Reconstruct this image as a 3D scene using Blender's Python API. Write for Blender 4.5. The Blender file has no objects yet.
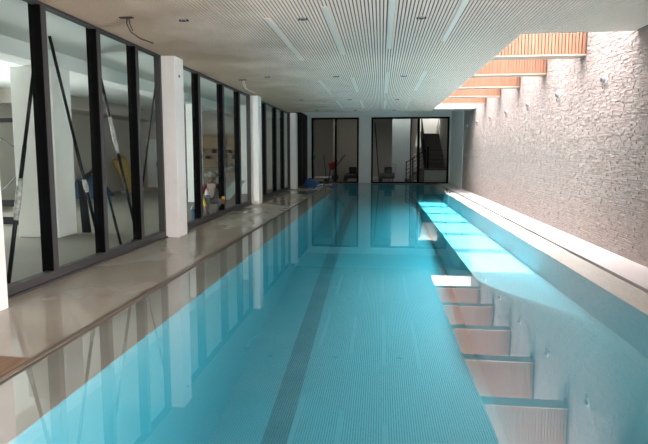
import bpy, bmesh, math, random
from mathutils import Vector, Matrix
random.seed(7)
SC = bpy.context.scene
COL = SC.collection
R = math.radians

# ------------------------------------------------------------------ camera
F_PX, PY, VX, VY = 490.0, 201.0, 381.0, 154.0          # focal length / principal row / vanishing point, in pixels of 648x444
EYE = 1.55
pitch = math.atan((PY - VY) / F_PX)
yaw = math.atan((VX - 324) * math.cos(pitch) / F_PX)
cam = bpy.data.cameras.new('camera')
cam.sensor_fit = 'HORIZONTAL'; cam.sensor_width = 36.0
cam.lens = 36.0 * F_PX / 648
cam.shift_y = -(222 - PY) / 648
cam.clip_start = 0.05; cam.clip_end = 200
co = bpy.data.objects.new('camera', cam); COL.objects.link(co)
co.location = (0, 0, EYE)
co.rotation_euler = (math.pi / 2 - pitch, 0, yaw)
SC.camera = co

# ------------------------------------------------------------------ light and exposure
SC.view_settings.view_transform = 'Standard'
SC.view_settings.look = 'None'
SC.view_settings.gamma = 1.0
SC.view_settings.use_curve_mapping = False
SC.view_settings.exposure = 1.95
SKY_LOW, SKY_HIGH = 1.25, 12.0      # bright haze round a sun that stands almost overhead
SUN = 6.0
world = bpy.data.worlds.new('world'); SC.world = world; world.use_nodes = True
wn = world.node_tree
wn.nodes['Background'].inputs[0].default_value = (1.0, 0.93, 0.945, 1)
tcw = wn.nodes.new('ShaderNodeTexCoord'); sxw = wn.nodes.new('ShaderNodeSeparateXYZ'); mrw = wn.nodes.new('ShaderNodeMapRange')
mrw.interpolation_type = 'SMOOTHSTEP'
mrw.inputs['From Min'].default_value = 0.60; mrw.inputs['From Max'].default_value = 0.99
mrw.inputs['To Min'].default_value = SKY_LOW; mrw.inputs['To Max'].default_value = SKY_HIGH
wn.links.new(tcw.outputs['Generated'], sxw.inputs[0]); wn.links.new(sxw.outputs['Z'], mrw.inputs['Value'])
wn.links.new(mrw.outputs[0], wn.nodes['Background'].inputs[1])
sl = bpy.data.lights.new('sun', 'SUN'); sl.energy = SUN; sl.angle = R(0.9); sl.color = (1.0, 0.96, 0.9)
so = bpy.data.objects.new('sun', sl); COL.objects.link(so)
so.rotation_euler = Vector((-0.14, 0.13, -1.0)).to_track_quat('-Z', 'Y').to_euler()
so.location = (3, 12, 12)
def portal(name, loc, direction, sx, sy):
    l = bpy.data.lights.new(name, 'AREA'); l.shape = 'RECTANGLE'; l.size = sx; l.size_y = sy
    l.cycles.is_portal = True
    o = bpy.data.objects.new(name, l); COL.objects.link(o)
    o.location = loc; o.rotation_euler = Vector(direction).to_track_quat('-Z', 'Y').to_euler()
    return o
def fill_light(name, loc, direction, sx, sy, watts, color):
    l = bpy.data.lights.new(name, 'AREA'); l.shape = 'RECTANGLE'; l.size = sx; l.size_y = sy
    l.energy = watts; l.color = color
    o = bpy.data.objects.new(name, l); COL.objects.link(o)
    o.location = loc; o.rotation_euler = Vector(direction).to_track_quat('-Z', 'Y').to_euler()
    return o
p = portal('skylight_portal', (2.87, 13.65, 4.32), (0, 0, -1), 12.2, 1.7)
p.rotation_euler = (0, 0, math.pi / 2)
portal('end_window_portal', (1.2, -3.02, 0.85), (0, 1, 0), 4.4, 1.5)
fill_light('added_room_fill', (-10.95, 9.2, 1.3), (1, 0, 0), 1.9, 1.6, 100, (0.95, 1.0, 0.98))  # added fill at an unseen opening, brightens the left room
fill_light('added_side_fill', (3.60, -0.1, 0.85), (-1, 0, 0), 3.7, 1.3, 175, (1.0, 0.92, 0.92))  # added fill out of view, brightens ceiling, columns and deck
fill_light('added_stair_hall_fill', (0.5, 27.6, 4.05), (0, 0, -1), 5.0, 0.6, 12, (1.0, 0.95, 0.9))  # added fill under the hall ceiling, lifts the dark stair hall
fill_light('added_store_fill', (-3.3, 27.8, 4.05), (0, 0, -1), 1.0, 0.6, 6, (1.0, 0.95, 0.88))  # added fill, lifts the dark store behind the left glass door
SC.cycles.max_bounces = 12
SC.cycles.diffuse_bounces = 6
SC.cycles.glossy_bounces = 5
SC.cycles.transparent_max_bounces = 32
SC.cycles.sample_clamp_indirect = 6.0
SC.cycles.caustics_reflective = False
SC.cycles.caustics_refractive = False
SC.cycles.use_denoising = True

# ------------------------------------------------------------------ materials
def srgb(r, g, b):
    f = lambda c: (c / 255 / 12.92) if c / 255 <= 0.04045 else ((c / 255 + 0.055) / 1.055) ** 2.4
    return (f(r), f(g), f(b), 1)
def mat(name, col, rough=0.5, metal=0.0, var=0.0, scale=8.0, bump=0.0, bscale=40.0, col2=None, stretch=None, rough2=None, spec=0.5):
    m = bpy.data.materials.new(name); m.use_nodes = True
    nt = m.node_tree; b = nt.nodes['Principled BSDF']
    b.inputs['Base Color'].default_value = col
    b.inputs['Roughness'].default_value = rough
    b.inputs['Metallic'].default_value = metal
    b.inputs['Specular IOR Level'].default_value = spec
    tc = nt.nodes.new('ShaderNodeTexCoord'); mp = nt.nodes.new('ShaderNodeMapping')
    nt.links.new(tc.outputs['Object'], mp.inputs[0])
    if stretch: mp.inputs['Scale'].default_value = stretch
    if var > 0 or col2:
        n = nt.nodes.new('ShaderNodeTexNoise'); n.inputs['Scale'].default_value = scale; n.inputs['Detail'].default_value = 5
        nt.links.new(mp.outputs[0], n.inputs['Vector'])
        cr = nt.nodes.new('ShaderNodeValToRGB')
        c2 = col2 or tuple(c * (1 - var) for c in col[:3]) + (1,)
        cr.color_ramp.elements[0].position = 0.3; cr.color_ramp.elements[1].position = 0.7
        cr.color_ramp.elements[0].color = c2; cr.color_ramp.elements[1].color = col
        nt.links.new(n.outputs['Fac'], cr.inputs[0]); nt.links.new(cr.outputs[0], b.inputs['Base Color'])
        if rough2 is not None:
            mr = nt.nodes.new('ShaderNodeMapRange')
            mr.inputs['From Min'].default_value = 0.42; mr.inputs['From Max'].default_value = 0.6
            mr.inputs['To Min'].default_value = rough2; mr.inputs['To Max'].default_value = rough
            n2 = nt.nodes.new('ShaderNodeTexNoise'); n2.inputs['Scale'].default_value = scale * 0.6; n2.inputs['Detail'].default_value = 3
            nt.links.new(mp.outputs[0], n2.inputs['Vector'])
            nt.links.new(n2.outputs['Fac'], mr.inputs['Value']); nt.links.new(mr.outputs[0], b.inputs['Roughness'])
    if bump > 0:
        n = nt.nodes.new('ShaderNodeTexNoise'); n.inputs['Scale'].default_value = bscale; n.inputs['Detail'].default_value = 4
        nt.links.new(mp.outputs[0], n.inputs['Vector'])
        bp = nt.nodes.new('ShaderNodeBump'); bp.inputs['Strength'].default_value = bump; bp.inputs['Distance'].default_value = 0.02
        nt.links.new(n.outputs['Fac'], bp.inputs['Height']); nt.links.new(bp.outputs[0], b.inputs['Normal'])
    return m
def clear(name, tint, ior, rough=0.0, wave=0.0):
    """see-through sheet (glass, water): Fresnel mirror over a clear body"""
    m = bpy.data.materials.new(name); m.use_nodes = True
    nt = m.node_tree; nt.nodes.clear()
    out = nt.nodes.new('ShaderNodeOutputMaterial'); mx = nt.nodes.new('ShaderNodeMixShader')
    tr = nt.nodes.new('ShaderNodeBsdfTransparent'); tr.inputs[0].default_value = tint
    gl = nt.nodes.new('ShaderNodeBsdfGlossy'); gl.inputs['Roughness'].default_value = rough
    fr = nt.nodes.new('ShaderNodeFresnel'); fr.inputs['IOR'].default_value = ior
    ge = nt.nodes.new('ShaderNodeNewGeometry'); mu = nt.nodes.new('ShaderNodeMath'); mu.operation = 'MULTIPLY'
    iv = nt.nodes.new('ShaderNodeMath'); iv.operation = 'SUBTRACT'; iv.inputs[0].default_value = 1
    nt.links.new(ge.outputs['Backfacing'], iv.inputs[1])
    nt.links.new(fr.outputs[0], mu.inputs[0]); nt.links.new(iv.outputs[0], mu.inputs[1])
    nt.links.new(mu.outputs[0], mx.inputs[0]); nt.links.new(tr.outputs[0], mx.inputs[1]); nt.links.new(gl.outputs[0], mx.inputs[2])
    nt.links.new(mx.outputs[0], out.inputs[0])
    if wave:
        tc = nt.nodes.new('ShaderNodeTexCoord'); n = nt.nodes.new('ShaderNodeTexNoise'); n.inputs['Scale'].default_value = 3.0
        nt.links.new(tc.outputs['Object'], n.inputs['Vector'])
        bp = nt.nodes.new('ShaderNodeBump'); bp.inputs['Strength'].default_value = wave; bp.inputs['Distance'].default_value = 0.01
        nt.links.new(n.outputs['Fac'], bp.inputs['Height'])
        nt.links.new(bp.outputs[0], gl.inputs['Normal'])
    return m

M = {}
M['stone'] = mat('split_face_stone', (0.40, 0.345, 0.322, 1), 0.9, var=0.16, scale=5, bump=0.3, bscale=45, spec=0.2)
M['plaster'] = mat('white_plaster', (0.80, 0.81, 0.79, 1), 0.7, var=0.05, scale=2)
M['teal_plaster'] = mat('pale_teal_plaster', (0.74, 0.80, 0.79, 1), 0.5, var=0.06, scale=2)
M['beige'] = mat('beige_plaster', (0.56, 0.53, 0.48, 1), 0.8, var=0.08, scale=0.8)
M['room_ceiling'] = mat('room_ceiling_paint', (0.74, 0.78, 0.76, 1), 0.8)
M['column'] = mat('column_paint', (0.92, 0.92, 0.90, 1), 0.55, var=0.04, scale=3)
M['concrete'] = mat('polished_concrete', (0.47, 0.43, 0.37, 1), 0.32, var=0.2, scale=1.1, bump=0.03, bscale=25, rough2=0.07)
M['room_floor'] = mat('dusty_concrete', (0.22, 0.20, 0.17, 1), 0.5, var=0.15, scale=0.9)
M['coping'] = mat('wet_grey_coping', (0.42, 0.39, 0.35, 1), 0.3, var=0.12, scale=3)
M['pale_coping'] = mat('pale_stone_coping', (0.62, 0.58, 0.53, 1), 0.5, var=0.12, scale=3)
M['slab'] = mat('pale_stone_slab', (0.56, 0.535, 0.52, 1), 0.4, var=0.08, scale=1.5)
M['lip'] = mat('brown_metal_lip', (0.22, 0.18, 0.14, 1), 0.35, metal=0.3)
M['drain'] = mat('dark_drain', (0.03, 0.03, 0.03, 1), 0.5)
M['pool'] = mat('turquoise_pool_finish', (0.20, 0.46, 0.53, 1), 0.6, var=0.05, scale=0.7)
M['pool_line'] = mat('dark_teal_tile', (0.105, 0.27, 0.32, 1), 0.5, var=0.1, scale=5)
M['pool_edge'] = mat('teal_edge_tile', (0.15, 0.38, 0.43, 1), 0.5)
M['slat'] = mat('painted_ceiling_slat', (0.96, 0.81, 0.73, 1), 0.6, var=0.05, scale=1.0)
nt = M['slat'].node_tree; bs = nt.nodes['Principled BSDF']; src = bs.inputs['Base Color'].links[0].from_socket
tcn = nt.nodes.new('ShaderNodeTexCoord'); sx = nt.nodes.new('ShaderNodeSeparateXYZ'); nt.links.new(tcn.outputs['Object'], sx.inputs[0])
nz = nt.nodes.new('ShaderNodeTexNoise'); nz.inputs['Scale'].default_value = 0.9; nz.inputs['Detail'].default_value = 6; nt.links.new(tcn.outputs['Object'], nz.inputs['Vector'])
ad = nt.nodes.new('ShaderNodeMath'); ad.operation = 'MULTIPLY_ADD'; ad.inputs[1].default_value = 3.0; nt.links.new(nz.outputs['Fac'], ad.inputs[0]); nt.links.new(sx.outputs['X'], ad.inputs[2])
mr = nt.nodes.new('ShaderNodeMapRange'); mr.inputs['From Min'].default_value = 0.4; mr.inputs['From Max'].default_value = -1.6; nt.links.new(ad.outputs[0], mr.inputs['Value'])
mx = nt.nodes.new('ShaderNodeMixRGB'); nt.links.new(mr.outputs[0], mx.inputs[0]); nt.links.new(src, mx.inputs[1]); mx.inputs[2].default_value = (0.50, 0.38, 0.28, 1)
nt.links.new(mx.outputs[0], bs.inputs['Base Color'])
M['gap'] = mat('dark_ceiling_void', (0.10, 0.09, 0.075, 1), 0.9)
M['soffit'] = mat('grey_soffit', (0.50, 0.47, 0.43, 1), 0.7)
M['wood'] = mat('orange_cedar', (0.28, 0.14, 0.085, 1), 0.6, col2=(0.235, 0.11, 0.064, 1), scale=3, stretch=(6, 6, 0.6), bump=0.1, bscale=30)
M['beam_soffit'] = mat('beam_soffit_paint', (0.46, 0.36, 0.29, 1), 0.6)
M['black'] = mat('black_aluminium', (0.004, 0.004, 0.0045, 1), 0.5, spec=0.05)
M['frame_grey'] = mat('dark_grey_aluminium', (0.06, 0.06, 0.062, 1), 0.45, spec=0.3)
M['black_rod'] = mat('black_steel_tube', (0.008, 0.009, 0.010, 1), 0.4, spec=0.2)
M['glass'] = clear('clear_greenish_glass', (0.95, 0.985, 0.975, 1), 1.12)
M['dark_glass'] = clear('tinted_far_glass', (0.80, 0.83, 0.83, 1), 1.15)
M['water'] = clear('pool_water', (0.97, 0.995, 0.995, 1), 2.85, 0.0, 0.006)
nt = M['water'].node_tree; va = nt.nodes.new('ShaderNodeVolumeAbsorption')
va.inputs['Color'].default_value = (0.10, 0.88, 0.95, 1); va.inputs['Density'].default_value = 0.30
nt.links.new(va.outputs[0], nt.nodes['Material Output'].inputs['Volume'])
M['diffuser'] = mat('light_strip_diffuser', (0.80, 0.76, 0.72, 1), 0.4)
M['chrome'] = mat('satin_steel', (0.36, 0.37, 0.39, 1), 0.4, metal=0.6)
M['dark'] = mat('dark_plastic', (0.03, 0.03, 0.032, 1), 0.5)
M['plastic_wrap'] = mat('crumpled_clear_plastic', (0.50, 0.50, 0.48, 1), 0.15, col2=(0.22, 0.22, 0.21, 1), scale=22, bump=1.0, bscale=50)
M['yellow_roll'] = mat('tan_insulation_roll', (0.50, 0.34, 0.11, 1), 0.8, col2=(0.33, 0.21, 0.07, 1), scale=9)
M['timber'] = mat('raw_timber', (0.50, 0.36, 0.22, 1), 0.7, var=0.25, scale=4, stretch=(1, 8, 8))
M['ply'] = mat('plywood_sheet', (0.55, 0.43, 0.30, 1), 0.7, var=0.2, scale=3, stretch=(0.6, 6, 6))
M['mat_brown'] = mat('muddy_plywood', (0.34, 0.22, 0.14, 1), 0.7, col2=(0.22, 0.14, 0.085, 1), scale=4, stretch=(6, 1, 1))
M['tarp'] = mat('blue_tarpaulin', (0.05, 0.13, 0.24, 1), 0.45, var=0.3, scale=9, bump=0.5, bscale=14)
M['blue'] = mat('bright_blue_fabric', (0.03, 0.13, 0.36, 1), 0.5, var=0.2, scale=14, bump=0.4, bscale=30)
M['red'] = mat('red_barrow_paint', (0.32, 0.03, 0.03, 1), 0.5)
M['step'] = mat('dark_stair_tread', (0.10, 0.085, 0.075, 1), 0.6)
M['skin'] = mat('brown_skin', (0.16, 0.08, 0.05, 1), 0.6)
M['hat'] = mat('grey_hat_felt', (0.17, 0.17, 0.15, 1), 0.9)
M['shirt'] = mat('pinkish_white_vest', (0.62, 0.52, 0.48, 1), 0.8)
M['maroon'] = mat('maroon_shirt', (0.16, 0.02, 0.035, 1), 0.8)
M['yellow'] = mat('yellow_sleeve', (0.70, 0.47, 0.04, 1), 0.7)
M['trouser'] = mat('grey_trousers', (0.14, 0.15, 0.17, 1), 0.85)
M['white_plastic'] = mat('white_plastic', (0.75, 0.76, 0.75, 1), 0.4)
M['teal_bottle'] = mat('teal_plastic', (0.03, 0.30, 0.27, 1), 0.4)

# ------------------------------------------------------------------ mesh helpers
def wloc(o):
    v = Vector((0, 0, 0))
    while o is not None: v += o.location; o = o.parent
    return v
class MB:
    def __init__(s): s.v = []; s.f = []
    def box(s, x0, x1, y0, y1, z0, z1):
        n = len(s.v)
        s.v += [(x0, y0, z0), (x1, y0, z0), (x1, y1, z0), (x0, y1, z0), (x0, y0, z1), (x1, y0, z1), (x1, y1, z1), (x0, y1, z1)]
        s.f += [tuple(n + i for i in q) for q in ((0, 3, 2, 1), (4, 5, 6, 7), (0, 1, 5, 4), (1, 2, 6, 5), (2, 3, 7, 6), (3, 0, 4, 7))]
        return s
    def poly(s, pts):
        n = len(s.v); s.v += [tuple(p) for p in pts]; s.f.append(tuple(range(n, n + len(pts)))); return s
    def prism(s, pts, d):
        """closed outline pts extruded by vector d"""
        n = len(s.v); k = len(pts); d = Vector(d)
        s.v += [tuple(p) for p in pts] + [tuple(Vector(p) + d) for p in pts]
        s.f.append(tuple(range(n + k - 1, n - 1, -1))); s.f.append(tuple(range(n + k, n + 2 * k)))
        for i in range(k):
            j = (i + 1) % k; s.f.append((n + i, n + j, n + k + j, n + k + i))
        return s
    def tube(s, pts, r, seg=8, caps=True):
        pts = [Vector(p) for p in pts]; rs = r if isinstance(r, (list, tuple)) else [r] * len(pts)
        n = len(s.v); ref = None
        for i, p in enumerate(pts):
            t = (pts[min(i + 1, len(pts) - 1)] - pts[max(i - 1, 0)]).normalized()
            if ref is None: ref = Vector((0, 0, 1)) if abs(t.z) < 0.9 else Vector((1, 0, 0))
            a = t.cross(ref).normalized(); b = t.cross(a).normalized(); ref = a.cross(t)
            for k in range(seg):
                w = 2 * math.pi * k / seg
                s.v.append(tuple(p + (a * math.cos(w) + b * math.sin(w)) * rs[i]))
        for i in range(len(pts) - 1):
            for k in range(seg):
                k2 = (k + 1) % seg
                s.f.append((n + i * seg + k, n + i * seg + k2, n + (i + 1) * seg + k2, n + (i + 1) * seg + k))
        if caps:
            s.f.append(tuple(n + k for k in range(seg - 1, -1, -1)))
            m = n + (len(pts) - 1) * seg; s.f.append(tuple(m + k for k in range(seg)))
        return s
    def lathe(s, c, axis, prof, seg=20):
        """prof = [(distance along axis, radius)...]"""
        t = Vector(axis).normalized(); c = Vector(c)
        a = t.orthogonal().normalized(); b = t.cross(a); n = len(s.v)
        for d, r in prof:
            for k in range(seg):
                w = 2 * math.pi * k / seg
                s.v.append(tuple(c + t * d + (a * math.cos(w) + b * math.sin(w)) * max(r, 1e-4)))
        for i in range(len(prof) - 1):
            for k in range(seg):
                k2 = (k + 1) % seg
                s.f.append((n + i * seg + k, n + i * seg + k2, n + (i + 1) * seg + k2, n + (i + 1) * seg + k))
        s.f.append(tuple(n + k for k in range(seg - 1, -1, -1)))
        m = n + (len(prof) - 1) * seg; s.f.append(tuple(m + k for k in range(seg)))
        return s
    def build(s, name, m, parent=None, smooth=False, bevel=0.0, origin=None, fix=True):
        me = bpy.data.meshes.new(name)
        if parent is not None: o0 = wloc(parent)
        elif origin is not None: o0 = Vector(origin)
        else:
            xs = [v[0] for v in s.v]; ys = [v[1] for v in s.v]; zs = [v[2] for v in s.v]
            o0 = Vector(((min(xs) + max(xs)) / 2, (min(ys) + max(ys)) / 2, min(zs)))
        me.from_pydata([tuple(Vector(v) - o0) for v in s.v], [], s.f)
        if fix:
            bm = bmesh.new(); bm.from_mesh(me); bmesh.ops.recalc_face_normals(bm, faces=bm.faces); bm.to_mesh(me); bm.free()
        if smooth:
            for p_ in me.polygons: p_.use_smooth = True
        me.materials.append(M[m] if isinstance(m, str) else m); me.update()
        o = bpy.data.objects.new(name, me); COL.objects.link(o)
        if parent is not None: o.parent = parent
        else: o.location = o0
        if bevel:
            b = o.modifiers.new('bevel', 'BEVEL'); b.width = bevel; b.segments = 2; b.limit_method = 'ANGLE'
        return o
def thing(name, label, cat, loc, group=None):
    o = bpy.data.objects.new(name, None); COL.objects.link(o); o.location = loc; o.empty_display_size = 0.1
    return tag(o, label, cat, group)
def tag(o, label, cat, group=None):
    o['label'] = label; o['category'] = cat
    if group: o['group'] = group
    return o
def struct(o):
    o['kind'] = 'structure'; return o
def dup(root, loc, label, group=None):
    r = root.copy(); COL.objects.link(r); r.location = loc; r['label'] = label
    if group: r['group'] = group
    for ch in list(root.children):
        c = ch.copy(); COL.objects.link(c); c.parent = r
        for g in list(ch.children):
            d = g.copy(); COL.objects.link(d); d.parent = c
    return r
def skin_obj(name, joints, edges, m, parent, sub=2, root=0):
    """one smooth limb surface grown on a skeleton: joints = [(x,y,z,radius)], in the frame of parent"""
    me = bpy.data.meshes.new(name)
    me.from_pydata([j[:3] for j in joints], edges, [])
    o = bpy.data.objects.new(name, me); COL.objects.link(o)
    md = o.modifiers.new('skin', 'SKIN'); md.use_smooth_shade = True
    sv = me.skin_vertices[0].data if me.skin_vertices else None
    if sv is None:
        me.skin_vertices.new(name='') if hasattr(me.skin_vertices, 'new') else None
        sv = me.skin_vertices[0].data
    for i, j in enumerate(joints):
        sv[i].radius = (j[3], j[4] if len(j) > 4 else j[3]); sv[i].use_root = (i == root)
    ss = o.modifiers.new('sub', 'SUBSURF'); ss.levels = sub; ss.render_levels = sub
    dg = bpy.context.evaluated_depsgraph_get()
    me2 = bpy.data.meshes.new_from_object(o.evaluated_get(dg))
    o.modifiers.clear(); o.data = me2; me2.name = name
    me2.materials.clear(); me2.materials.append(M[m])
    for p_ in me2.polygons: p_.use_smooth = True
    o.parent = parent
    return o

# ------------------------------------------------------------------ dimensions (metres; x right, y down the pool, z up from deck)
XG = -3.97        # glass line
XL = -2.56        # lip of the overflow gutter
XP0, XP1 = -2.02, 2.60   # pool edges
XD = 3.00         # drain slot
XW = 3.64         # stone wall
ZC = 3.31         # ceiling
XS = 2.03         # edge of skylight
YS0, YS1 = 7.7, 19.75    # skylight
YE = 26.3         # end wall
YB = -3.0         # open end behind the camera
PY0, PY1 = 0.8, 25.8

# ------------------------------------------------------------------ floors
b = MB(); b.box(-4.10, XL, YB, YE, -0.3, 0.0); b.box(XL, 4.0, YB, 0.3, -0.3, -0.001)
struct(b.build('floor', 'concrete'))
b = MB(); b.box(XD + 0.05, XW + 0.05, 0.3, YE, -0.3, 0.004); struct(b.build('floor_right', 'slab'))
b = MB(); b.box(-11.3, -4.10, YB, 21.4, -0.3, -0.002); struct(b.build('floor_left_room', 'room_floor'))
b = MB(); b.box(-4.6, 4.0, YE, 33.0, -0.3, -0.003); struct(b.build('floor_stair_hall', 'room_floor'))
# gutter lip and drain
b = MB(); b.box(XL - 0.035, XL, 0.3, PY1 + 0.3, -0.02, 0.012); b.box(XL - 0.075, XL - 0.05, 0.3, PY1 + 0.3, -0.02, 0.004)
struct(b.build('trim_1', 'lip', bevel=0.003))
b = MB(); b.box(XD, XD + 0.05, 0.3, PY1 + 0.3, -0.3, -0.045); struct(b.build('trim_2', 'drain'))
# copings, under a film of water
b = MB(); b.box(XL, XP0, 0.3, PY1 + 0.3, -0.3, -0.03); struct(b.build('pool_coping_left', 'coping'))
b = MB(); b.box(XP1, XD, 0.3, PY1 + 0.3, -0.3, -0.012); struct(b.build('pool_coping_right', 'pale_coping'))
b = MB(); b.box(XP0, XP1, PY1, YE, -0.3, -0.016); b.box(XP0, XP1, 0.3, PY0, -0.3, -0.016); struct(b.build('pool_coping_end', 'coping'))
# ------------------------------------------------------------------ pool basin
prof = [(PY0, -2.0), (5.0, -1.95), (8.0, -1.55), (11.0, -1.2), (14.5, -0.95), (18.0, -0.78), (22.0, -0.62), (PY1, -0.52)]
LX, LZ, YLE = 1.52, -0.42, 7.9
prof.insert(2, (7.9, -1.56))
b = MB()
for (ya, za), (yb, zb) in zip(prof[:-1], prof[1:]):
    if ya >= YLE: b.poly([(XP0, ya, za), (LX, ya, za), (LX, yb, zb), (XP0, yb, zb)])
    b.poly([(XP0 + .006, ya, za), (XP0 + .006, yb, zb), (XP0 + .006, yb, -0.032), (XP0 + .006, ya, -0.032)])
    if ya >= YLE: b.poly([(LX, ya, za), (LX, ya, LZ), (LX, yb, LZ), (LX, yb, zb)])
    else: b.poly([(XP1 - .006, ya, za), (XP1 - .006, ya, -0.014), (XP1 - .006, yb, -0.014), (XP1 - .006, yb, zb)])
b.poly([(LX, YLE, LZ), (XP1, YLE, LZ), (XP1, PY1, LZ), (LX, PY1, LZ)])
sst = lambda a, c, v: (lambda q: q * q * (3 - 2 * q))(min(1, max(0, (v - a) / (c - a))))
def floor_z(x, y):      # the ledge runs out into the sloping floor towards the near end
    for (ya, za), (yb, zb) in zip(prof[:-1], prof[1:]):
        if ya <= y <= yb + 1e-6: zf = za + (zb - za) * (y - ya) / (yb - ya); break
    t = sst(-YLE, -5.6, -y) if y < YLE else 0
    w_ = 0.02 + 1.08 * t
    return zf + (LZ - zf) * sst(LX - 0.02, LX - 0.02 + w_, x)
NXF, NYF = 60, 48
n0 = len(b.v)
for j in range(NYF + 1):
    y = PY0 + (YLE - PY0) * j / NYF
    for i in range(NXF + 1):
        f_ = i / NXF; w_ = 0.02 + 1.08 * (sst(-YLE, -5.6, -y) if y < YLE else 0); xe = min(LX - 0.02 + w_, XP1 - 0.01)
        x = XP0 + (LX - 0.02 - XP0) * f_ / 0.3 if f_ <= 0.3 else (LX - 0.02 + (xe - LX + 0.02) * (f_ - 0.3) / 0.5 if f_ <= 0.8 else xe + (XP1 - xe) * (f_ - 0.8) / 0.2)
        b.v.append((x, y, floor_z(x, y)))
for j in range(NYF):
    for i in range(NXF):
        a = n0 + j * (NXF + 1) + i; b.f.append((a, a + 1, a + NXF + 2, a + NXF + 1))
b.poly([(XP1 - .006, YLE, LZ), (XP1 - .006, YLE, -0.014), (XP1 - .006, PY1, -0.014), (XP1 - .006, PY1, LZ)])
b.poly([(XP0, PY1 - .006, prof[-1][1]), (XP1, PY1 - .006, prof[-1][1]), (XP1, PY1 - .006, -0.018), (XP0, PY1 - .006, -0.018)])
b.poly([(XP0, PY0, -2.0), (XP0, PY0, -0.016), (XP1, PY0, -0.016), (XP1, PY0, -2.0)])
basin = struct(b.build('pool_basin', 'pool', fix=False))
b = MB()
for (ya, za), (yb, zb) in zip(prof[:-1], prof[1:]):
    n = len(b.v)
    b.v += [(-1.385, ya, za + .004), (-1.075, ya, za + .004), (-1.075, yb, zb + .004), (-1.385, yb, zb + .004)]
    b.f.append((n, n + 1, n + 2, n + 3))
b.build('lane_line', 'pool_line', basin, fix=False)
b = MB(); b.box(LX - 0.003, LX + 0.14, YLE - 0.003, PY1, LZ - 0.08, LZ + 0.004); b.build('ledge_edge_tiles', 'pool_edge', basin)
# water
w = MB().box(XL, XD, 0.3, PY1 + 0.25, -2.3, -0.004).build('pool_water', 'water'); w['kind'] = 'stuff'
tag(w, 'still turquoise water filling the long pool and mirroring the ceiling', 'water')

# ------------------------------------------------------------------ right wall: split-face stone
b = MB(); b.box(XW + 0.03, 4.0, 1.8, YE, -0.3, 4.35); b.box(XW + 0.03, 4.0, YB, 1.8, -0.3, 0.2); b.box(XW + 0.03, 4.0, YB, 1.8, 1.5, 4.35); b.box(XW + 0.03, 4.0, YB, -2.0, 0.2, 1.5); struct(b.build('wall_right_backing', 'plaster'))  # unseen opening is added for the side fill
b = MB()
z = 0.0
rng = random.Random(3)
while z < 4.33:
    hgt = rng.choice((0.022, 0.028, 0.034, 0.04)); z1 = min(z + hgt, 4.35)
    y = 2.0 - rng.random() * 0.1
    while y < 22.6:
        L = rng.uniform(0.05, 0.17); y1 = min(y + L, 22.6)
        base = XW + rng.uniform(-0.005, 0.005)
        c = [base + rng.uniform(-0.0045, 0.0045) for _ in range(4)]
        n = len(b.v); xb = XW + 0.05; g = 0.001
        b.v += [(c[0], y + g, z + g), (c[1], y1 - g, z + g), (c[2], y1 - g, z1 - g), (c[3], y + g, z1 - g),
                (xb, y + g, z + g), (xb, y1 - g, z + g), (xb, y1 - g, z1 - g), (xb, y + g, z1 - g)]
        b.f += [(n, n + 3, n + 2, n + 1), (n, n + 1, n + 5, n + 4), (n + 1, n + 2, n + 6, n + 5), (n + 2, n + 3, n + 7, n + 6), (n + 3, n, n + 4, n + 7)]
        y = y1
    z = z1
struct(b.build('wall_right', 'stone', fix=False))
b = MB(); b.box(XW - 0.02, XW + 0.04, 22.6, YE, 0.0, 4.3); struct(b.build('wall_right_far', 'teal_plaster'))

# ------------------------------------------------------------------ end wall with two openings
ZO = 3.48
b = MB()
b.box(-4.3, -3.72, YE, YE + 0.25, 0, 4.3); b.box(-1.18, -0.52, YE, YE + 0.25, 0, 4.3); b.box(3.52, 4.0, YE, YE + 0.25, 0, 4.3)
b.box(-3.72, -1.18, YE, YE + 0.25, ZO, 4.3); b.box(-0.52, 3.52, YE, YE + 0.25, ZO, 4.3)
struct(b.build('wall_end', 'teal_plaster'))

# ------------------------------------------------------------------ ceiling
YCE = 20.8
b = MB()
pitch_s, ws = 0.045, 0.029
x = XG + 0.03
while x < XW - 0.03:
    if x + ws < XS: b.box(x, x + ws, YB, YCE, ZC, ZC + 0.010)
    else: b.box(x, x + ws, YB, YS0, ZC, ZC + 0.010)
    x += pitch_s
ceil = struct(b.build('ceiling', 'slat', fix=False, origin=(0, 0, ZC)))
b = MB(); b.box(-4.1, XS, YB, YCE, ZC + 0.0105, 4.35); b.box(XS, XW + 0.03, YB, YS0, ZC + 0.0105, 4.35)
b.build('ceiling_void', 'gap', ceil)
b = MB(); b.box(XS - 0.004, XS + 0.012, YS0, YS1, ZC, 4.35); b.box(XS, XW, YS0 - 0.004, YS0 + 0.012, ZC, 4.35)
b.box(XS, XW, YS1, YS1 + 0.05, ZC, 4.35)
b.build('skylight_lining', 'plaster', ceil)
b = MB(); b.box(XS, XW + 0.03, YS1 + 0.05, YCE, ZC, 4.35); b.build('soffit_panel', 'soffit', ceil)
b = MB(); b.box(-4.3, 4.0, YCE, YE + 0.25, 3.85, 4.35); struct(b.build('ceiling_end', 'plaster'))

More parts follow.
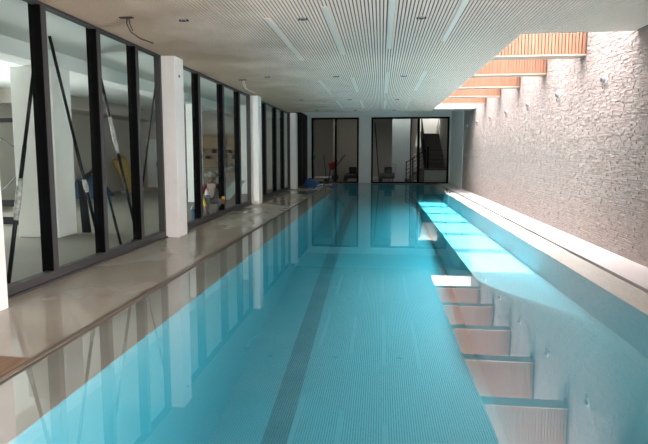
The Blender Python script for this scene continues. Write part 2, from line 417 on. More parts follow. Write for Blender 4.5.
# ------------------------------------------------------------------ skylight beams clad in cedar slats
ord5 = ['nearest', 'second nearest', 'middle', 'second farthest', 'farthest']
proto = None
for i in range(5):
    y0 = 9.45 + 2.11 * i
    lab = 'cedar slatted beam crossing the skylight by the stone wall, %s of the five' % ord5[i]
    if proto is None:
        proto = thing('skylight_beam', lab, 'beam', (XS, y0, ZC), 'cedar beams across the skylight')
        b = MB(); b.box(XS + 0.014, XW - 0.015, y0 + 0.03, y0 + 0.30, ZC + 0.02, ZC + 0.97); b.build('core', 'wood', proto)
        b = MB(); x = XS + 0.02
        while x < XW - 0.06:
            b.box(x, x + 0.043, y0, y0 + 0.03, ZC + 0.02, ZC + 0.97); b.box(x, x + 0.043, y0 + 0.30, y0 + 0.33, ZC + 0.02, ZC + 0.97)
            x += 0.058
        b.build('slat_cladding', 'wood', proto)
        b = MB(); b.box(XS + 0.014, XW - 0.015, y0 - 0.004, y0 + 0.334, ZC, ZC + 0.02); b.build('soffit_board', 'beam_soffit', proto)
    else:
        dup(proto, (XS, y0, ZC), lab)

# ------------------------------------------------------------------ columns along the glass
cols = [(4.02, 4.43, 'white square column at the left edge, nearest the camera'),
        (8.66, 9.06, 'white square column between the first and second glazed bays'),
        (14.75, 15.15, 'white square column between the second and third glazed bays'),
        (21.35, 21.8, 'white square column beside the dark far left door')]
for y0, y1, lab in cols:
    t = thing('square_column', lab, 'column', (XG + 0.115, (y0 + y1) / 2, 0), 'white columns along the glass front')
    b = MB(); b.box(XG - 0.02, XG + 0.25, y0, y1, 0, ZC + 0.03); b.build('shaft', 'column', t, bevel=0.008)
    if y0 > 8:
        b = MB(); b.lathe((XG + 0.25, y0 + 0.2, 2.98), (1, 0, 0), [(-0.01, 0.028), (0.004, 0.028)], 12); b.build('socket_hole', 'dark', t)

# ------------------------------------------------------------------ glazed bays: window_1..4
def bay(idx, y0, y1, posts, mw=0.11):
    b = MB()
    b.box(XG - 0.11, XG, y0, y1, 0, 0.12); b.box(XG - 0.11, XG, y0, y1, ZC - 0.02, ZC + 0.036)
    b.box(XG - 0.11, XG, y0, y0 + 0.06, 0.12, ZC - 0.02); b.box(XG - 0.11, XG, y1 - 0.06, y1, 0.12, ZC - 0.02)
    root = struct(b.build('window_%d' % idx, 'frame_grey', origin=(XG, (y0 + y1) / 2, 0)))
    b = MB(); b.box(XG - 0.12, XG + 0.035, y0, y1, 0.0, 0.025); b.build('window_sill', 'frame_grey', root)
    edges = [y0 + 0.06]
    for p in posts:
        m = MB(); m.box(XG - 0.16, XG - 0.012, p - mw, p, 0.10, ZC); mo = m.build('mullion', 'black', root, bevel=0.004)
        m = MB(); m.box(XG - 0.012, XG - 0.004, p - mw + 0.012, p - 0.012, 0.10, ZC); m.build('mullion_cap', 'frame_grey', mo)
        edges += [p - mw, p]
    edges.append(y1 - 0.06)
    for k in range(0, len(edges), 2):
        m = MB(); m.box(XG - 0.062, XG - 0.054, edges[k], edges[k + 1], 0.12, ZC - 0.02); m.build('pane', 'glass', root)
bay(1, 4.43, 8.66, [5.60, 6.74, 7.84])
bay(2, 9.06, 14.75, [10.62, 12.28, 13.72], 0.14)
bay(3, 15.15, 21.35, [16.9, 18.6, 20.1], 0.17)
bay(4, -2.6, 4.02, [-0.4, 1.7])
# far left door: black leaves in a frame
b = MB(); b.box(XG - 0.12, XG + 0.03, 21.8, 22.0, 0, ZC); b.box(XG - 0.12, XG + 0.03, 26.05, YE, 0, 3.6); b.box(XG - 0.12, XG + 0.03, 21.8, YE, 3.3, 3.6)
d1 = struct(b.build('door_1', 'black'))
for k in range(3):
    ya = 22.0 + k * 1.35
    m = MB(); m.box(XG - 0.08, XG - 0.02, ya + 0.01, ya + 1.34, 0.0, 3.3); m.build('door_leaf', 'black', d1, bevel=0.006)
    m = MB(); m.box(XG - 0.02, XG + 0.012, ya + 1.22, ya + 1.34, 0.0, 3.3); m.build('door_stile', 'frame_grey', d1)
b = MB(); b.box(-4.3, XG - 0.1, 21.4, YE, 3.3, 4.3); b.box(-4.3, XG - 0.13, 21.4, YE, 0, 3.3); struct(b.build('wall_left_end', 'plaster'))

# ------------------------------------------------------------------ end doors (glazed sliding doors)
def slider(idx, x0, x1, posts):
    b = MB()
    b.box(x0, x1, YE - 0.02, YE + 0.14, 0, 0.07); b.box(x0, x1, YE - 0.02, YE + 0.14, ZO - 0.09, ZO)
    b.box(x0, x0 + 0.09, YE - 0.02, YE + 0.14, 0.07, ZO - 0.09); b.box(x1 - 0.09, x1, YE - 0.02, YE + 0.14, 0.07, ZO - 0.09)
    root = struct(b.build('door_%d' % idx, 'black', origin=((x0 + x1) / 2, YE, 0)))
    e = [x0 + 0.09]
    for p, wd in posts:
        m = MB(); m.box(p - wd / 2, p + wd / 2, YE + 0.0, YE + 0.12, 0.07, ZO - 0.09); m.build('door_stile', 'black', root, bevel=0.004)
        e += [p - wd / 2, p + wd / 2]
    e.append(x1 - 0.09)
    for k in range(0, len(e), 2):
        m = MB(); m.box(e[k], e[k + 1], YE + 0.055, YE + 0.063, 0.07, ZO - 0.09); m.build('door_pane', 'dark_glass', root)
    return root
slider(2, -3.72, -1.18, [(-2.42, 0.12)])
slider(3, -0.52, 3.52, [(1.55, 0.05), (1.95, 0.13)])

# ------------------------------------------------------------------ stair hall beyond
b = MB(); b.box(-4.6, 4.0, 33.0, 33.2, 0, 4.3); b.box(-4.6, -4.4, YE + 0.25, 33.0, 0, 4.3); b.box(3.75, 4.0, YE + 0.25, 33.0, 0, 4.3)
b.box(-0.9, -0.7, YE + 0.25, 29.6, 0, 4.3)
struct(b.build('wall_stair_hall', 'beige'))
b = MB(); b.box(-4.6, 2.5, YE + 0.25, 33.2, 4.1, 4.35); b.box(2.5, 4.0, YE + 0.25, 32.7, 4.1, 4.35); b.box(3.8, 4.0, 32.7, 33.2, 4.1, 4.35); struct(b.build('ceiling_stair_hall', 'plaster'))
b = MB(); b.box(0.62, 1.62, 28.2, 28.4, 0, 4.1); struct(b.build('wall_stair_screen', 'teal_plaster'))
b = MB(); b.box(-2.75, -1.05, 30.3, 30.5, 0, 4.1); b.box(-2.75, -2.6, 28.7, 30.5, 0, 4.1); struct(b.build('wall_store', 'beige'))

# wall behind the camera, with one unseen window sized to light the ceiling
b = MB(); b.box(-11.3, -1.0, YB - 0.2, YB, 0, 4.3); b.box(3.4, 4.0, YB - 0.2, YB, 0, 4.3); b.box(-1.0, 3.4, YB - 0.2, YB, 1.6, 4.3); b.box(-1.0, 3.4, YB - 0.2, YB, 0, 0.1)
struct(b.build('wall_back', 'plaster'))
# ------------------------------------------------------------------ left room shell
b = MB(); b.box(-11.3, -11.0, YB, 21.4, 0, 0.4); b.box(-11.3, -11.0, YB, 21.4, 2.9, 3.6); b.box(-11.3, -11.0, 11.2, 21.4, 0.4, 2.9); b.box(-11.3, -11.0, YB, 8.2, 0.4, 2.9)  # unseen opening is added to let light into the room
struct(b.build('wall_left', 'beige'))
b = MB(); b.box(-11.0, XG - 0.12, 21.2, 21.4, 0, 3.6); struct(b.build('wall_left_room_end', 'beige'))
b = MB(); b.box(-11.3, -4.10, YB, 21.4, 3.42, 3.6); struct(b.build('ceiling_left_room', 'room_ceiling'))
b = MB(); b.box(-6.45, -5.95, YB, 21.2, 3.14, 3.42); struct(b.build('trim_3', 'plaster'))
b = MB(); b.box(-11.0, -9.9, 13.0, 21.2, 3.0, 3.42); struct(b.build('trim_4', 'soffit'))
for (x0, x1, y0, y1, lab) in [(-6.73, -5.92, 8.38, 8.92, 'broad white pier inside the left room behind the first glazed bay'),
                              (-6.2, -5.85, 15.2, 15.7, 'slim white pier inside the left room behind the second glazed bay'),
                              (-5.65, -5.15, 18.6, 19.1, 'far white pier inside the left room near its end wall')]:
    t = MB().box(x0, x1, y0, y1, 0, 3.14 if x1 < -5.5 else 3.42).build('room_pier', 'column', bevel=0.008)
    tag(t, lab, 'column', 'piers inside the left room')

# ------------------------------------------------------------------ wall lamps on the stone
ordn = ['nearest', 'second nearest', 'third nearest', 'fourth nearest', 'fifth nearest', 'sixth nearest', 'farthest']
ys = [8.66, 10.77, 12.85, 14.99, 17.08, 19.3, 21.6]
pr = None
for i, y in enumerate(ys):
    lab = 'small round steel lamp on the white stone wall, %s of the seven' % ordn[i]
    if pr is None:
        pr = thing('wall_lamp', lab, 'lamp', (XW, y, 2.76), 'steel lamps along the stone wall')
        b = MB(); b.lathe((XW + 0.01, y, 2.76), (-1, 0, 0), [(0, 0.078), (0.02, 0.078), (0.025, 0.065)], 20); b.build('back_plate', 'white_plastic', pr, smooth=False)
        b = MB(); b.lathe((XW - 0.02, y, 2.76), (-1, 0, 0), [(0, 0.055), (0.04, 0.055), (0.045, 0.045)], 20); lb = b.build('lamp_body', 'chrome', pr)
        b = MB(); b.lathe((XW - 0.062, y, 2.76), (-1, 0, 0), [(0, 0.040), (0.008, 0.036)], 16); b.build('lens', 'dark', lb)
        b = MB(); b.tube([(XW - 0.03, y + 0.03, 2.70), (XW - 0.035, y + 0.035, 2.66), (XW - 0.02, y + 0.03, 2.62)], 0.006, 6); b.build('cable_tail', 'dark', pr)
    else:
        dup(pr, (XW, y, 2.76), lab)

# ------------------------------------------------------------------ ceiling light strips
rows = [('nearest row', [(-1.50, 6.45, 9.34), (-0.70, 6.05, 8.90), (0.11, 5.55, 8.50), (0.95, 5.55, 8.05)]),
        ('middle row', [(-1.50, 12.0, 14.7), (-0.70, 11.6, 14.3), (0.11, 11.0, 14.5), (0.95, 10.9, 14.2)]),
        ('farthest row', [(-1.50, 16.7, 19.3), (-0.70, 16.6, 19.3), (0.11, 16.6, 19.5), (0.95, 16.4, 19.5)])]
four = ['leftmost', 'second from left', 'second from right', 'rightmost']
for rn, lst in rows:
    for k, (x, y0, y1) in enumerate(lst):
        t = thing('ceiling_light', 'pale light strip in the slatted ceiling, %s, %s' % (rn, four[k]), 'light', (x, (y0 + y1) / 2, ZC - 0.006), 'light strips in the slatted ceiling')
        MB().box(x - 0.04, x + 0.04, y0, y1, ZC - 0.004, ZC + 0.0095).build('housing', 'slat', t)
        MB().box(x - 0.032, x + 0.032, y0 + 0.02, y1 - 0.02, ZC - 0.007, ZC - 0.004).build('diffuser', 'diffuser', t)

# ------------------------------------------------------------------ downlights
pr = None
rn = ['nearest row', 'second row', 'third row', 'farthest row']
cn = ['nearest the glass', 'in the middle', 'nearest the skylight']
for r, yy in enumerate([6.4, 11.2, 16.0, 19.9]):
    for c, xx in enumerate([-2.60, -1.03, 0.50]):
        lab = 'small dark downlight fitting in the slatted ceiling, %s, %s' % (rn[r], cn[c])
        loc = (xx, yy + 0.12 * c, ZC)
        if pr is None:
            pr = thing('downlight', lab, 'light', loc, 'downlights in the slatted ceiling')
            x, y = loc[:2]
            MB().lathe((x, y, ZC + 0.02), (0, 0, -1), [(0, 0.042), (0.03, 0.042), (0.034, 0.036)], 20).build('ring', 'chrome', pr)
            MB().lathe((x, y, ZC - 0.014), (0, 0, -1), [(0, 0.034), (0.006, 0.03)], 16).build('lens', 'dark', pr)
            MB().box(x - 0.062, x - 0.038, y - 0.012, y + 0.012, ZC - 0.02, ZC + 0.01).build('spring_clip', 'dark', pr); MB().box(x + 0.038, x + 0.062, y - 0.012, y + 0.012, ZC - 0.02, ZC + 0.01).build('spring_clip', 'dark', pr)
        else:
            dup(pr, loc, lab)
for y, lab in ((6.2, 'loose black cables hanging from the ceiling above the first glazed bay'), (11.6, 'loose pale cables hanging from the ceiling above the second glazed bay')):
    x = -3.28
    t = thing('cable_drop', lab, 'cable', (x, y, ZC), 'loose cables in the ceiling')
    MB().box(x - 0.10, x + 0.08, y - 0.025, y + 0.025, ZC - 0.012, ZC + 0.02).build('ceiling_cutout', 'dark', t)
    cm = 'dark' if y < 8 else 'white_plastic'
    MB().tube([(x, y, ZC), (x - 0.01, y, ZC - 0.08), (x + 0.03, y + 0.02, ZC - 0.18), (x + 0.12, y + 0.10, ZC - 0.25), (x + 0.25, y + 0.2, ZC - 0.29)], 0.008, 6).build('long_cable', cm, t, smooth=True)
    MB().tube([(x + 0.02, y, ZC), (x + 0.035, y, ZC - 0.09), (x + 0.06, y + 0.02, ZC - 0.17)], 0.007, 6).build('short_cable', cm, t, smooth=True)

# ------------------------------------------------------------------ raking props inside the glass
def prop(a, c, lab, wrap=None, r=0.024):
    t = thing('raking_prop', lab, 'prop', a, 'black raking props behind the glass')
    a = Vector(a); c = Vector(c)
    m_ = a.lerp(c, 0.55)
    MB().tube([a, m_], r, 10).build('outer_tube', 'black_rod', t, smooth=True)
    MB().tube([m_, c], r * 0.85, 10).build('inner_tube', 'black_rod', t, smooth=True)
    MB().box(a.x - 0.05, a.x + 0.05, a.y - 0.06, a.y + 0.06, a.z - 0.0, a.z + 0.02).build('foot_plate', 'black_rod', t)
    if wrap:
        w0, w1 = wrap; rg = random.Random(5); pts = []; rs = []
        for i in range(9):
            f = i / 8; q = a.lerp(c, w0 + (w1 - w0) * f)
            pts.append(q); rs.append(r * (1.05 + 0.4 * math.sin(math.pi * f) * rg.uniform(0.7, 1.1)))
        MB().tube(pts, rs, 12).build('plastic_wrap', 'plastic_wrap', t, smooth=True)
XB = -4.22
prop((XB, 5.02, 0), (XB, 5.76, 3.0), 'raking prop nearest the camera, plastic wrapped low on its tube', (0.26, 0.42))
prop((XB, 6.95, 0), (XB, 5.98, 3.05), 'raking prop leaning to the second mullion with wrap at knee height', (0.33, 0.39))
prop((XB, 8.08, 0), (XB, 7.07, 2.80), 'raking prop with a long crumpled plastic wrap at mid height', (0.56, 0.76))
prop((XB - 0.16, 8.28, 0), (XB - 0.16, 9.35, 3.1), 'bare raking prop leaning away towards the second white column', None, 0.018)
prop((XB, 7.52, 0), (XB, 7.13, 1.05), 'short black prop under the one with the long plastic wrap', None, 0.022)
t = thing('black_board', 'narrow black board standing against the broad white pier', 'board', (-5.80, 9.0, 0))
MB().prism([(-5.87, 9.0, 0), (-5.70, 9.0, 0), (-5.84, 9.05, 1.02), (-5.95, 9.05, 1.02)], (0, 0.05, 0)).build('panel', 'black_rod', t)

# black steel trestle behind the broad pier
t = thing('steel_trestle', 'black steel trestle frame standing behind the broad white pier', 'trestle', (-7.5, 9.7, 0))
for x in (-8.3, -7.16):
    MB().tube([(x, 9.7, 0), (x, 9.7, 2.5)], 0.025, 8).build('upright', 'black_rod', t)
for z, h in ((2.22, 0.09), (0.42, 0.14), (0.03, 0.16)):
    MB().box(-8.35, -6.92, 9.66, 9.74, z, z + h).build('rail', 'black_rod', t)
MB().tube([(-8.3, 9.68, 0.6), (-6.95, 9.68, 1.75)], 0.012, 6).build('cross_brace', 'black_rod', t)
MB().tube([(-8.3, 9.72, 2.0), (-6.95, 9.72, 1.2)], 0.012, 6).build('cross_brace', 'black_rod', t)
MB().tube([(-7.7, 9.7, 2.6), (-6.9, 9.7, 3.25)], 0.03, 8).build('raised_arm', 'black_rod', t)

# building materials at the back of the left room
t = thing('tarpaulin_heap', 'heap of crumpled blue tarpaulin on the floor against the back wall', 'tarpaulin', (-10.4, 17.0, 0))
b = MB(); rg = random.Random(11); nx, ny = 14, 20
for i in range(nx + 1):
    for j in range(ny + 1):
        u = i / nx * 2 - 1; v = j / ny * 2 - 1
        hgt = max(0.0, (1 - u * u)) ** 0.6 * max(0.0, (1 - v * v)) ** 0.5 * 0.85 * rg.uniform(0.72, 1.08)
        b.v.append((-10.4 + u * 0.5, 16.5 + v * 0.75, hgt))
for i in range(nx):
    for j in range(ny):
        a = i * (ny + 1) + j; b.f.append((a, a + 1, a + ny + 2, a + ny + 1))
b.build('cover', 'tarp', t, smooth=True)
MB().tube([(-10.3, 16.0, 0.70), (-10.25, 16.5, 0.95), (-10.3, 16.9, 0.78)], 0.06, 8).build('dark_strap', 'dark', t, smooth=True)
t = thing('insulation_roll', 'fat tan roll leaning against the beige back wall', 'roll', (-10.2, 19.6, 0))
a0 = Vector((-10.15, 19.1, 0.12)); a1 = Vector((-10.45, 18.6, 1.40)); ax = (a1 - a0).normalized(); L = (a1 - a0).length
MB().lathe(a0, ax, [(0, 0.22), (0.03, 0.27), (L * .5, 0.29), (L - 0.04, 0.27), (L, 0.20)], 24).build('roll_body', 'yellow_roll', t, smooth=True)
MB().lathe(a1 - ax * 0.02, ax, [(0, 0.10), (0.03, 0.10)], 16).build('core_tube', 'timber', t)
t = MB().prism([(-10.75, 17.9, 0.0), (-10.6, 18.05, 0.0), (-10.85, 17.7, 1.3), (-10.92, 17.6, 1.3)], (0.0, 0.05, 0)).build('leaning_plank', 'timber')
tag(t, 'timber plank leaning on the back wall left of the tan roll', 'plank')
t = MB().box(-10.2, -9.9, 18.3, 20.9, 0.0, 0.09).build('floor_plank', 'timber'); tag(t, 'timber plank lying on the floor in front of the tan roll', 'plank')
t = thing('white_cabinet', 'tall white cabinet in the far corner of the left room', 'cabinet', (-9.9, 20.9, 0))
MB().box(-10.3, -9.3, 20.75, 21.15, 0.06, 2.2).build('carcass', 'white_plastic', t)
MB().box(-10.27, -9.82, 20.73, 20.75, 0.08, 2.18).build('door', 'white_plastic', t); MB().box(-9.78, -9.33, 20.73, 20.75, 0.08, 2.18).build('door', 'white_plastic', t)
MB().box(-9.85, -9.83, 20.70, 20.73, 1.0, 1.2).build('handle', 'dark', t); MB().box(-10.3, -9.3, 20.78, 21.15, 0, 0.06).build('plinth', 'dark', t)
# plywood shelving on the end wall, and the bench below it
t = thing('plywood_shelving', 'plywood shelving on the end wall above the crouching worker', 'shelving', (-6.9, 21.0, 0.95))
MB().box(-8.1, -5.9, 21.15, 21.19, 0.95, 2.42).build('back_panel', 'ply', t)
for x in (-8.1, -6.9, -5.94):
    MB().box(x, x + 0.04, 20.85, 21.15, 0.95, 2.42).build('side_panel', 'ply', t)
for z in (0.95, 1.3, 1.55, 1.8, 2.38):
    MB().box(-8.06, -5.94, 20.87, 21.15, z, z + 0.035).build('shelf', 'ply', t)
rg = random.Random(4)
for k in range(7):
    x = -7.95 + k * 0.27 + (0.12 if k > 3 else 0); h = rg.uniform(0.12, 0.2); z = 1.335 if k % 2 else 1.585
    q = MB().box(x, x + 0.14, 20.9, 21.05, z, z + h).box(x + 0.03, x + 0.11, 20.93, 21.02, z + h, z + h + 0.02).build('paint_tin', 'dark' if k % 3 else 'lip')
    tag(q, 'small dark tin on the plywood shelving, %s from the left of seven' % ['first', 'second', 'third', 'fourth', 'fifth', 'sixth', 'seventh'][k], 'tin', 'tins on the plywood shelving')
t = thing('trestle_table', 'long timber work table under the plywood shelving', 'table', (-6.8, 19.9, 0))
MB().box(-8.0, -5.75, 19.5, 20.2, 0.78, 0.83).build('tabletop', 'timber', t)
for x in (-7.9, -5.85):
    for y in (19.6, 20.1): MB().box(x - 0.03, x + 0.03, y - 0.03, y + 0.03, 0, 0.78).build('leg', 'timber', t)
t = thing('bagged_bundle', 'pale plastic bundle on the timber work table', 'bundle', (-6.15, 19.8, 0.83))
b = MB(); b.lathe((-6.15, 19.8, 0.83), (0, 0, 1), [(0, 0.22), (0.08, 0.27), (0.2, 0.2), (0.28, 0.08), (0.3, 0.03)], 16); b.build('bag', 'plastic_wrap', t)
MB().lathe((-6.15, 19.8, 1.10), (0, 0, 1), [(0, 0.04), (0.03, 0.05), (0.05, 0.03)], 10).build('tied_neck', 'tarp', t)
t = MB().prism([(-5.55, 16.2, 0.02), (-5.1, 16.1, 0.02), (-4.75, 16.9, 0.62), (-5.2, 17.0, 0.62)], (0.0, 0.02, -0.02)).build('pallet_board', 'teal_plaster')
tag(t, 'pale board propped up on the floor behind the crouching worker', 'board')
t = thing('work_bucket', 'dark bucket on the floor beside the crouching worker', 'bucket', (-4.42, 11.3, 0))
MB().lathe((-4.42, 11.3, 0), (0, 0, 1), [(0, 0.10), (0.02, 0.11), (0.2, 0.13), (0.21, 0.14), (0.2, 0.12), (0.03, 0.10)], 16).build('pail', 'tarp', t)
MB().tube([(-4.55, 11.3, 0.2), (-4.50, 11.3, 0.30), (-4.42, 11.3, 0.33), (-4.34, 11.3, 0.30), (-4.29, 11.3, 0.2)], 0.006, 6).build('bail_handle', 'chrome', t)

# ------------------------------------------------------------------ crouching worker
P = thing('person', 'person in a grey hat, pale vest and yellow sleeves crouching behind the glass', 'person', (-4.43, 12.28, 0))
P.rotation_euler = (0, 0, R(-48)); P.scale = (0.96, 0.96, 0.96)
J = [(-0.06, 0, 0.36, .12, .10),      # 0 pelvis
     (0.02, 0, 0.52, .115, .095), (0.09, 0, 0.68, .125, .10), (0.13, 0, 0.79, .10, .08),   # 1-3 spine
     (0.17, 0, 0.855, .045, .045), (0.21, 0, 0.92, .062, .07), (0.235, 0, 0.98, .078, .085), (0.24, 0, 1.04, .065, .07)]  # neck, jaw, brow, crown
E_ = [(0, 1), (1, 2), (2, 3), (3, 4), (4, 5), (5, 6), (6, 7)]
def limb(start, pts):
    k = start
    for q in pts:
        J.append(q); E_.append((k, len(J) - 1)); k = len(J) - 1
    return k
arms = {}
arms['r'] = [(0.12, -0.17, 0.77, .055), (0.17, -0.27, 0.60, .045), (0.20, -0.30, 0.52, .04), (0.33, -0.29, 0.36, .034), (0.42, -0.27, 0.23, .024)]
arms['l'] = [(0.12, 0.17, 0.77, .055), (0.19, 0.28, 0.62, .045), (0.23, 0.30, 0.55, .04), (0.37, 0.25, 0.47, .034), (0.47, 0.20, 0.40, .024)]
for s, sg in (('r', -1), ('l', 1)):
    wr = limb(3, arms[s])
    w = Vector(J[wr][:3]); d = (w - Vector(J[wr - 1][:3])).normalized()
    pm = w + d * 0.05; J.append((pm.x, pm.y, pm.z, .032, .018)); E_.append((wr, len(J) - 1)); pk = len(J) - 1
    side = Vector((0, sg, 0)); side = (side - d * side.dot(d)).normalized(); dn = d.cross(side) * (1 if sg < 0 else -1)
    if dn.z > 0: dn = -dn
    for k, ln in enumerate((0.075, 0.085, 0.08, 0.062)):
        base = pm + d * 0.03 + side * (0.027 - 0.018 * k); q1 = base + d * ln * .5 + dn * .006; q2 = base + d * ln * .9 + dn * ln * .35
        J.append((*base, .009)); E_.append((pk, len(J) - 1)); J.append((*q1, .0085)); E_.append((len(J) - 2, len(J) - 1)); J.append((*q2, .007)); E_.append((len(J) - 2, len(J) - 1))
    th = w + d * 0.03 - side * 0.035; th2 = th + d * 0.045 - side * 0.015 + dn * .02
    J.append((*th, .010)); E_.append((wr, len(J) - 1)); J.append((*th2, .008)); E_.append((len(J) - 2, len(J) - 1))
legs = {}
legs['r'] = [(-0.02, -0.10, 0.35, .085), (0.16, -0.15, 0.43, .075), (0.34, -0.17, 0.50, .06), (0.25, -0.16, 0.30, .052), (0.16, -0.15, 0.10, .037), (0.18, -0.15, 0.05, .035), (0.34, -0.17, 0.035, .03)]
legs['l'] = [(-0.02, 0.10, 0.35, .085), (0.16, 0.16, 0.36, .075), (0.36, 0.19, 0.38, .06), (0.26, 0.18, 0.22, .052), (0.13, 0.17, 0.10, .037), (0.14, 0.17, 0.05, .035), (0.30, 0.19, 0.035, .03)]
for s in 'rl': limb(0, legs[s])
skin_obj('body', J, E_, 'skin', P)
fat = lambda pts, k: [(q[0], q[1], q[2], q[3] + k) for q in pts]
ch = lambda n: [(i, i + 1) for i in range(n - 1)]
skin_obj('vest', [(-0.05, 0, 0.40, .135, .12), (0.02, 0, 0.52, .135, .115), (0.09, 0, 0.68, .15, .12), (0.13, 0, 0.78, .13, .095), (0.15, 0, 0.825, .075, .07),
                  (0.125, -0.12, 0.775, .078), (0.125, 0.12, 0.775, .078)], [(0, 1), (1, 2), (2, 3), (3, 4), (3, 5), (3, 6)], 'shirt', P)
tr = [(-0.055, 0, 0.37, .14, .12), (-0.03, 0, 0.46, .125, .11)]; te = [(0, 1)]
for s in 'rl':
    k = 0
    for q in fat(legs[s], .016)[:5]:
        tr.append(q); te.append((k, len(tr) - 1)); k = len(tr) - 1
skin_obj('trousers', tr, te, 'trouser', P)
for s in 'rl':
    u = fat(arms[s], .014)
    skin_obj('upper_sleeve', [(0.125, u[0][1] * .82, 0.775, .074)] + u[:3], ch(4), 'maroon', P)
    skin_obj('yellow_sleeve', [tuple(Vector(u[1][:3]).lerp(Vector(u[2][:3]), .3)) + (.062,), u[2], u[3], u[4][:3] + (.036,)], ch(4), 'yellow', P)
    q = legs[s]; skin_obj('shoe', [(q[5][0] - .05, q[5][1], .045, .044), (q[5][0] + .05, q[5][1], .05, .046), (q[6][0] + .02, q[6][1], .04, .038)], ch(3), 'dark', P)
def loc_mb(name, m, fn, smooth=True):
    b = MB(); fn(b)
    me = bpy.data.meshes.new(name); me.from_pydata(b.v, [], b.f); me.materials.append(M[m])
    for p_ in me.polygons: p_.use_smooth = smooth
    o = bpy.data.objects.new(name, me); COL.objects.link(o); o.parent = P; return o
loc_mb('hat', 'hat', lambda b: b.lathe((0.225, 0, 1.045), (0.22, 0, 0.97), [(-0.012, 0.19), (0.0, 0.20), (0.012, 0.12), (0.05, 0.105), (0.09, 0.085), (0.115, 0.04), (0.12, 0.005)], 24))
loc_mb('nose', 'skin', lambda b: b.lathe((0.29, 0, 0.955), (0.8, 0, -0.5), [(0, 0.02), (0.025, 0.014), (0.032, 0.006)], 10))
for sg in (-1, 1):
    loc_mb('eye', 'dark', lambda b: b.lathe((0.288, sg * 0.03, 0.985), (1, sg * .2, -0.2), [(0, 0.012), (0.012, 0.008), (0.015, 0.002)], 10))
    loc_mb('ear', 'skin', lambda b: b.lathe((0.225, sg * 0.078, 0.965), (0, sg, 0), [(0, 0.026), (0.012, 0.024), (0.016, 0.012)], 10))

# ------------------------------------------------------------------ things on the deck
t = MB().prism([(-3.35, 2.3, 0), (-2.60, 2.3, 0), (-2.62, 3.30, 0), (-3.35, 3.34, 0)], (0, 0, 0.012)).build('plywood_board', 'mat_brown')
tag(t, 'muddy brown plywood board lying on the deck by the pool lip', 'board')
t = thing('fabric_bundle', 'bright blue bundle on the deck by the far white column', 'bundle', (-3.25, 23.3, 0))
b = MB(); rg = random.Random(2); nu, nv = 18, 10
for j in range(nv + 1):
    for i in range(nu):
        th = 2 * math.pi * i / nu; ph = math.pi / 2 * j / nv; rr = rg.uniform(0.9, 1.1)
        b.v.append((-3.25 + 0.40 * math.cos(th) * math.cos(ph) ** 0.6 * rr, 23.3 + 0.32 * math.sin(th) * math.cos(ph) ** 0.6 * rr, 0.005 + 0.31 * math.sin(ph) ** 0.8 * rg.uniform(0.92, 1.06) * (1 - 0.25 * math.cos(th))))
for j in range(nv):
    for i in range(nu):
        b.f.append((j * nu + i, j * nu + (i + 1) % nu, (j + 1) * nu + (i + 1) % nu, (j + 1) * nu + i))
b.f.append(tuple(range(nu - 1, -1, -1)))
b.build('folded_cover', 'blue', t, smooth=True)
MB().tube([(-3.0, 22.95, 0.05), (-2.85, 23.0, 0.10), (-2.75, 23.25, 0.12), (-2.8, 23.5, 0.05)], 0.025, 8).build('white_strap', 'white_plastic', t, smooth=True)
t = thing('pool_hose', 'pale hose lying along the deck from the blue bundle', 'hose', (-3.1, 22.0, 0))
MB().tube([(-2.72, 23.1, 0.02), (-2.82, 22.6, 0.02), (-2.9, 21.9, 0.02), (-2.84, 21.2, 0.02), (-2.76, 20.6, 0.02)], 0.02, 8).build('hose_body', 'white_plastic', t, smooth=True)
MB().tube([(-2.76, 20.6, 0.02), (-2.74, 20.45, 0.02)], 0.028, 8).build('hose_nozzle', 'dark', t)
t = thing('pool_skimmer', 'small blue skimmer head floating at the far pool lip', 'skimmer', (-2.2, 23.0, -0.01))
MB().lathe((-2.2, 23.0, -0.02), (0, 0, 1), [(0, 0.20), (0.05, 0.22), (0.07, 0.20), (0.10, 0.07), (0.12, 0.05)], 18).build('float_disc', 'blue', t)
MB().tube([(-2.2, 23.0, 0.08), (-2.45, 23.2, 0.10), (-2.7, 23.4, 0.06)], 0.018, 8).build('short_hose', 'white_plastic', t, smooth=True)

# ------------------------------------------------------------------ things in the stair hall
yb = 28.2
t = thing('wheelbarrow', 'red wheelbarrow tipped up behind the far left glass door', 'wheelbarrow', (-2.7, yb, 0))
MB().prism([(-3.02, yb - .25, 1.02), (-2.45, yb - .25, 1.22), (-2.62, yb - .25, 0.66), (-2.9, yb - .25, 0.62)], (0, 0.5, 0)).build('tray', 'red', t, bevel=0.05)
MB().lathe((-2.62, yb - 0.05, 0.2), (0, 1, 0), [(0, 0.17), (0.01, 0.2), (0.09, 0.2), (0.10, 0.17)], 20).build('wheel', 'dark', t)
for dy in (-0.22, 0.22):
    MB().tube([(-2.62, yb + dy * .3, 0.2), (-2.75, yb + dy, 0.62), (-2.05, yb + dy, 1.5)], 0.022, 8).build('handle_bar', 'tarp', t)
    MB().tube([(-2.9, yb + dy, 0.65), (-3.0, yb + dy, 0.01)], 0.02, 8).build('leg', 'tarp', t)
t = thing('broom', 'broom leaning behind the far left glass door', 'broom', (-3.2, 28.0, 0))
MB().tube([(-3.10, 27.9, 0.12), (-3.27, 28.05, 1.5)], 0.018, 8).build('broom_handle', 'black_rod', t)
MB().prism([(-3.28, 27.85, 0.0), (-2.93, 27.85, 0.0), (-2.98, 27.85, 0.14), (-3.22, 27.85, 0.14)], (0, 0.09, 0)).build('broom_head', 'dark', t)
t = thing('water_bottle', 'teal bottle hung on the wall behind the far left door', 'bottle', (-3.66, 27.2, 1.25))
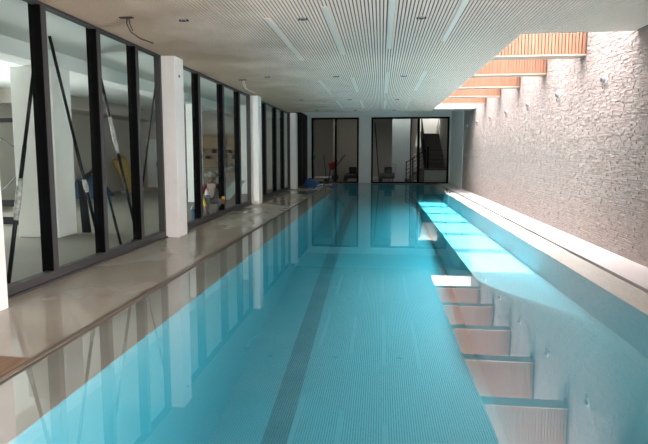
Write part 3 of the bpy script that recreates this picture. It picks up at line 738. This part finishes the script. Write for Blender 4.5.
MB().lathe((-3.72, 27.2, 1.25), (0, 0, 1), [(0, 0.07), (0.02, 0.08), (0.2, 0.08), (0.26, 0.04), (0.3, 0.035)], 14).build('bottle_body', 'teal_bottle', t, smooth=True)
MB().lathe((-3.72, 27.2, 1.55), (0, 0, 1), [(0, 0.042), (0.03, 0.04)], 12).build('cap', 'white_plastic', t)
MB().tube([(-3.72, 27.2, 1.5), (-3.78, 27.2, 1.6), (-3.8, 27.2, 1.62)], 0.012, 6).build('hook', 'dark', t)
def machine(x, y, lab):
    t = thing('compressor', lab, 'machine', (x, y, 0), 'dark machines in the stair hall')
    MB().lathe((x - 0.45, y, 0.32), (1, 0, 0), [(0, 0.06), (0.05, 0.17), (0.85, 0.17), (0.9, 0.06)], 18).build('tank', 'dark', t, smooth=False)
    MB().box(x - 0.15, x + 0.28, y - 0.14, y + 0.14, 0.48, 0.82).build('motor', 'black_rod', t, bevel=0.04)
    MB().tube([(x + 0.42, y - .12, 0.42), (x + 0.5, y - .12, 0.95), (x + 0.1, y - .12, 1.05), (x - 0.2, y - .12, 0.75)], 0.02, 8).build('handle', 'chrome', t)
    for s in (-1, 1):
        MB().lathe((x - 0.35, y + s * 0.19, 0.12), (0, s, 0), [(0, 0.12), (0.05, 0.12)], 14).build('wheel', 'dark', t)
        MB().box(x + 0.30, x + 0.35, y + s * 0.1 - .02, y + s * 0.1 + .02, 0, 0.2).build('foot', 'dark', t)
machine(-1.65, 28.0, 'dark wheeled machine standing behind the far left glass door')
machine(0.35, 28.0 - 0.1, 'dark wheeled machine standing behind the wide far glass door')
t = thing('leaning_pole', 'dark pole leaning inside the wide far glass door', 'pole', (-0.1, 26.8, 0))
MB().tube([(-0.08, 26.9, 0), (-0.34, 26.75, 3.2)], 0.03, 8).build('shaft', 'black_rod', t)
MB().tube([(-0.08, 26.9, 0), (-0.088, 26.895, 0.06)], 0.045, 8).build('tip', 'dark', t)
# staircase
S = thing('staircase', 'dark staircase with black railings behind the wide far glass door', 'staircase', (2.4, 29.0, 0))
for k in range(4):     # lower flight rises to the right
    MB().box(1.35 + 0.26 * k, 2.5, 27.7, 28.9, 0.175 * k, 0.175 * (k + 1)).build('step', 'step', S)
MB().box(2.4, 3.75, 27.55, 28.9, 0.0, 0.66).build('landing_wall', 'plaster', S)
MB().box(2.4, 3.75, 27.5, 28.95, 0.66, 0.74).build('landing', 'step', S)
for k in range(12):    # upper flight goes away from the pool
    MB().box(2.62, 3.65, 28.9 + 0.27 * k, 29.25 + 0.27 * k, 0.70 + 0.175 * k, 0.74 + 0.175 * (k + 1)).build('step', 'step', S)
MB().prism([(2.5, 28.9, 0.4), (2.5, 32.3, 2.65), (2.5, 32.3, 3.0), (2.5, 28.9, 0.75)], (0.1, 0, 0)).build('stringer', 'black_rod', S)
posts = [((1.40, 27.6, 0.0), 1.15), ((1.75, 27.6, 0.25), 1.1), ((2.1, 27.6, 0.45), 1.1), ((2.42, 27.6, 0.7), 1.1)]
for q, h in posts:
    MB().box(q[0] - 0.03, q[0] + 0.03, q[1] - 0.02, q[1] + 0.02, q[2], q[2] + h).build('railing_post', 'black_rod', S)
for d in (0.2, 0.42, 0.64, 0.86, 1.08):
    MB().tube([(1.40, 27.6, d), (2.42, 27.6, d + 0.68)], 0.014 if d < 1 else 0.03, 6).build('railing_bar', 'black_rod', S)
for k in range(5):
    y = 28.9 + 0.8 * k; z = 0.74 + 0.52 * k
    MB().box(2.53, 2.58, y - 0.02, y + 0.02, z, z + 1.05).build('railing_post', 'black_rod', S)
for d in (0.25, 0.5, 0.75, 1.03):
    MB().tube([(2.555, 28.9, 0.74 + d), (2.555, 32.1, 2.82 + d)], 0.014 if d < 1 else 0.028, 6).build('railing_bar', 'black_rod', S)
    MB().tube([(2.62, 28.85, 0.74 + d), (3.72, 28.85, 0.74 + d)], 0.010, 6).build('railing_bar', 'black_rod', S)
MB().box(2.50, 2.62, 27.56, 27.66, 0.7, 1.95).build('newel_post', 'black_rod', S)
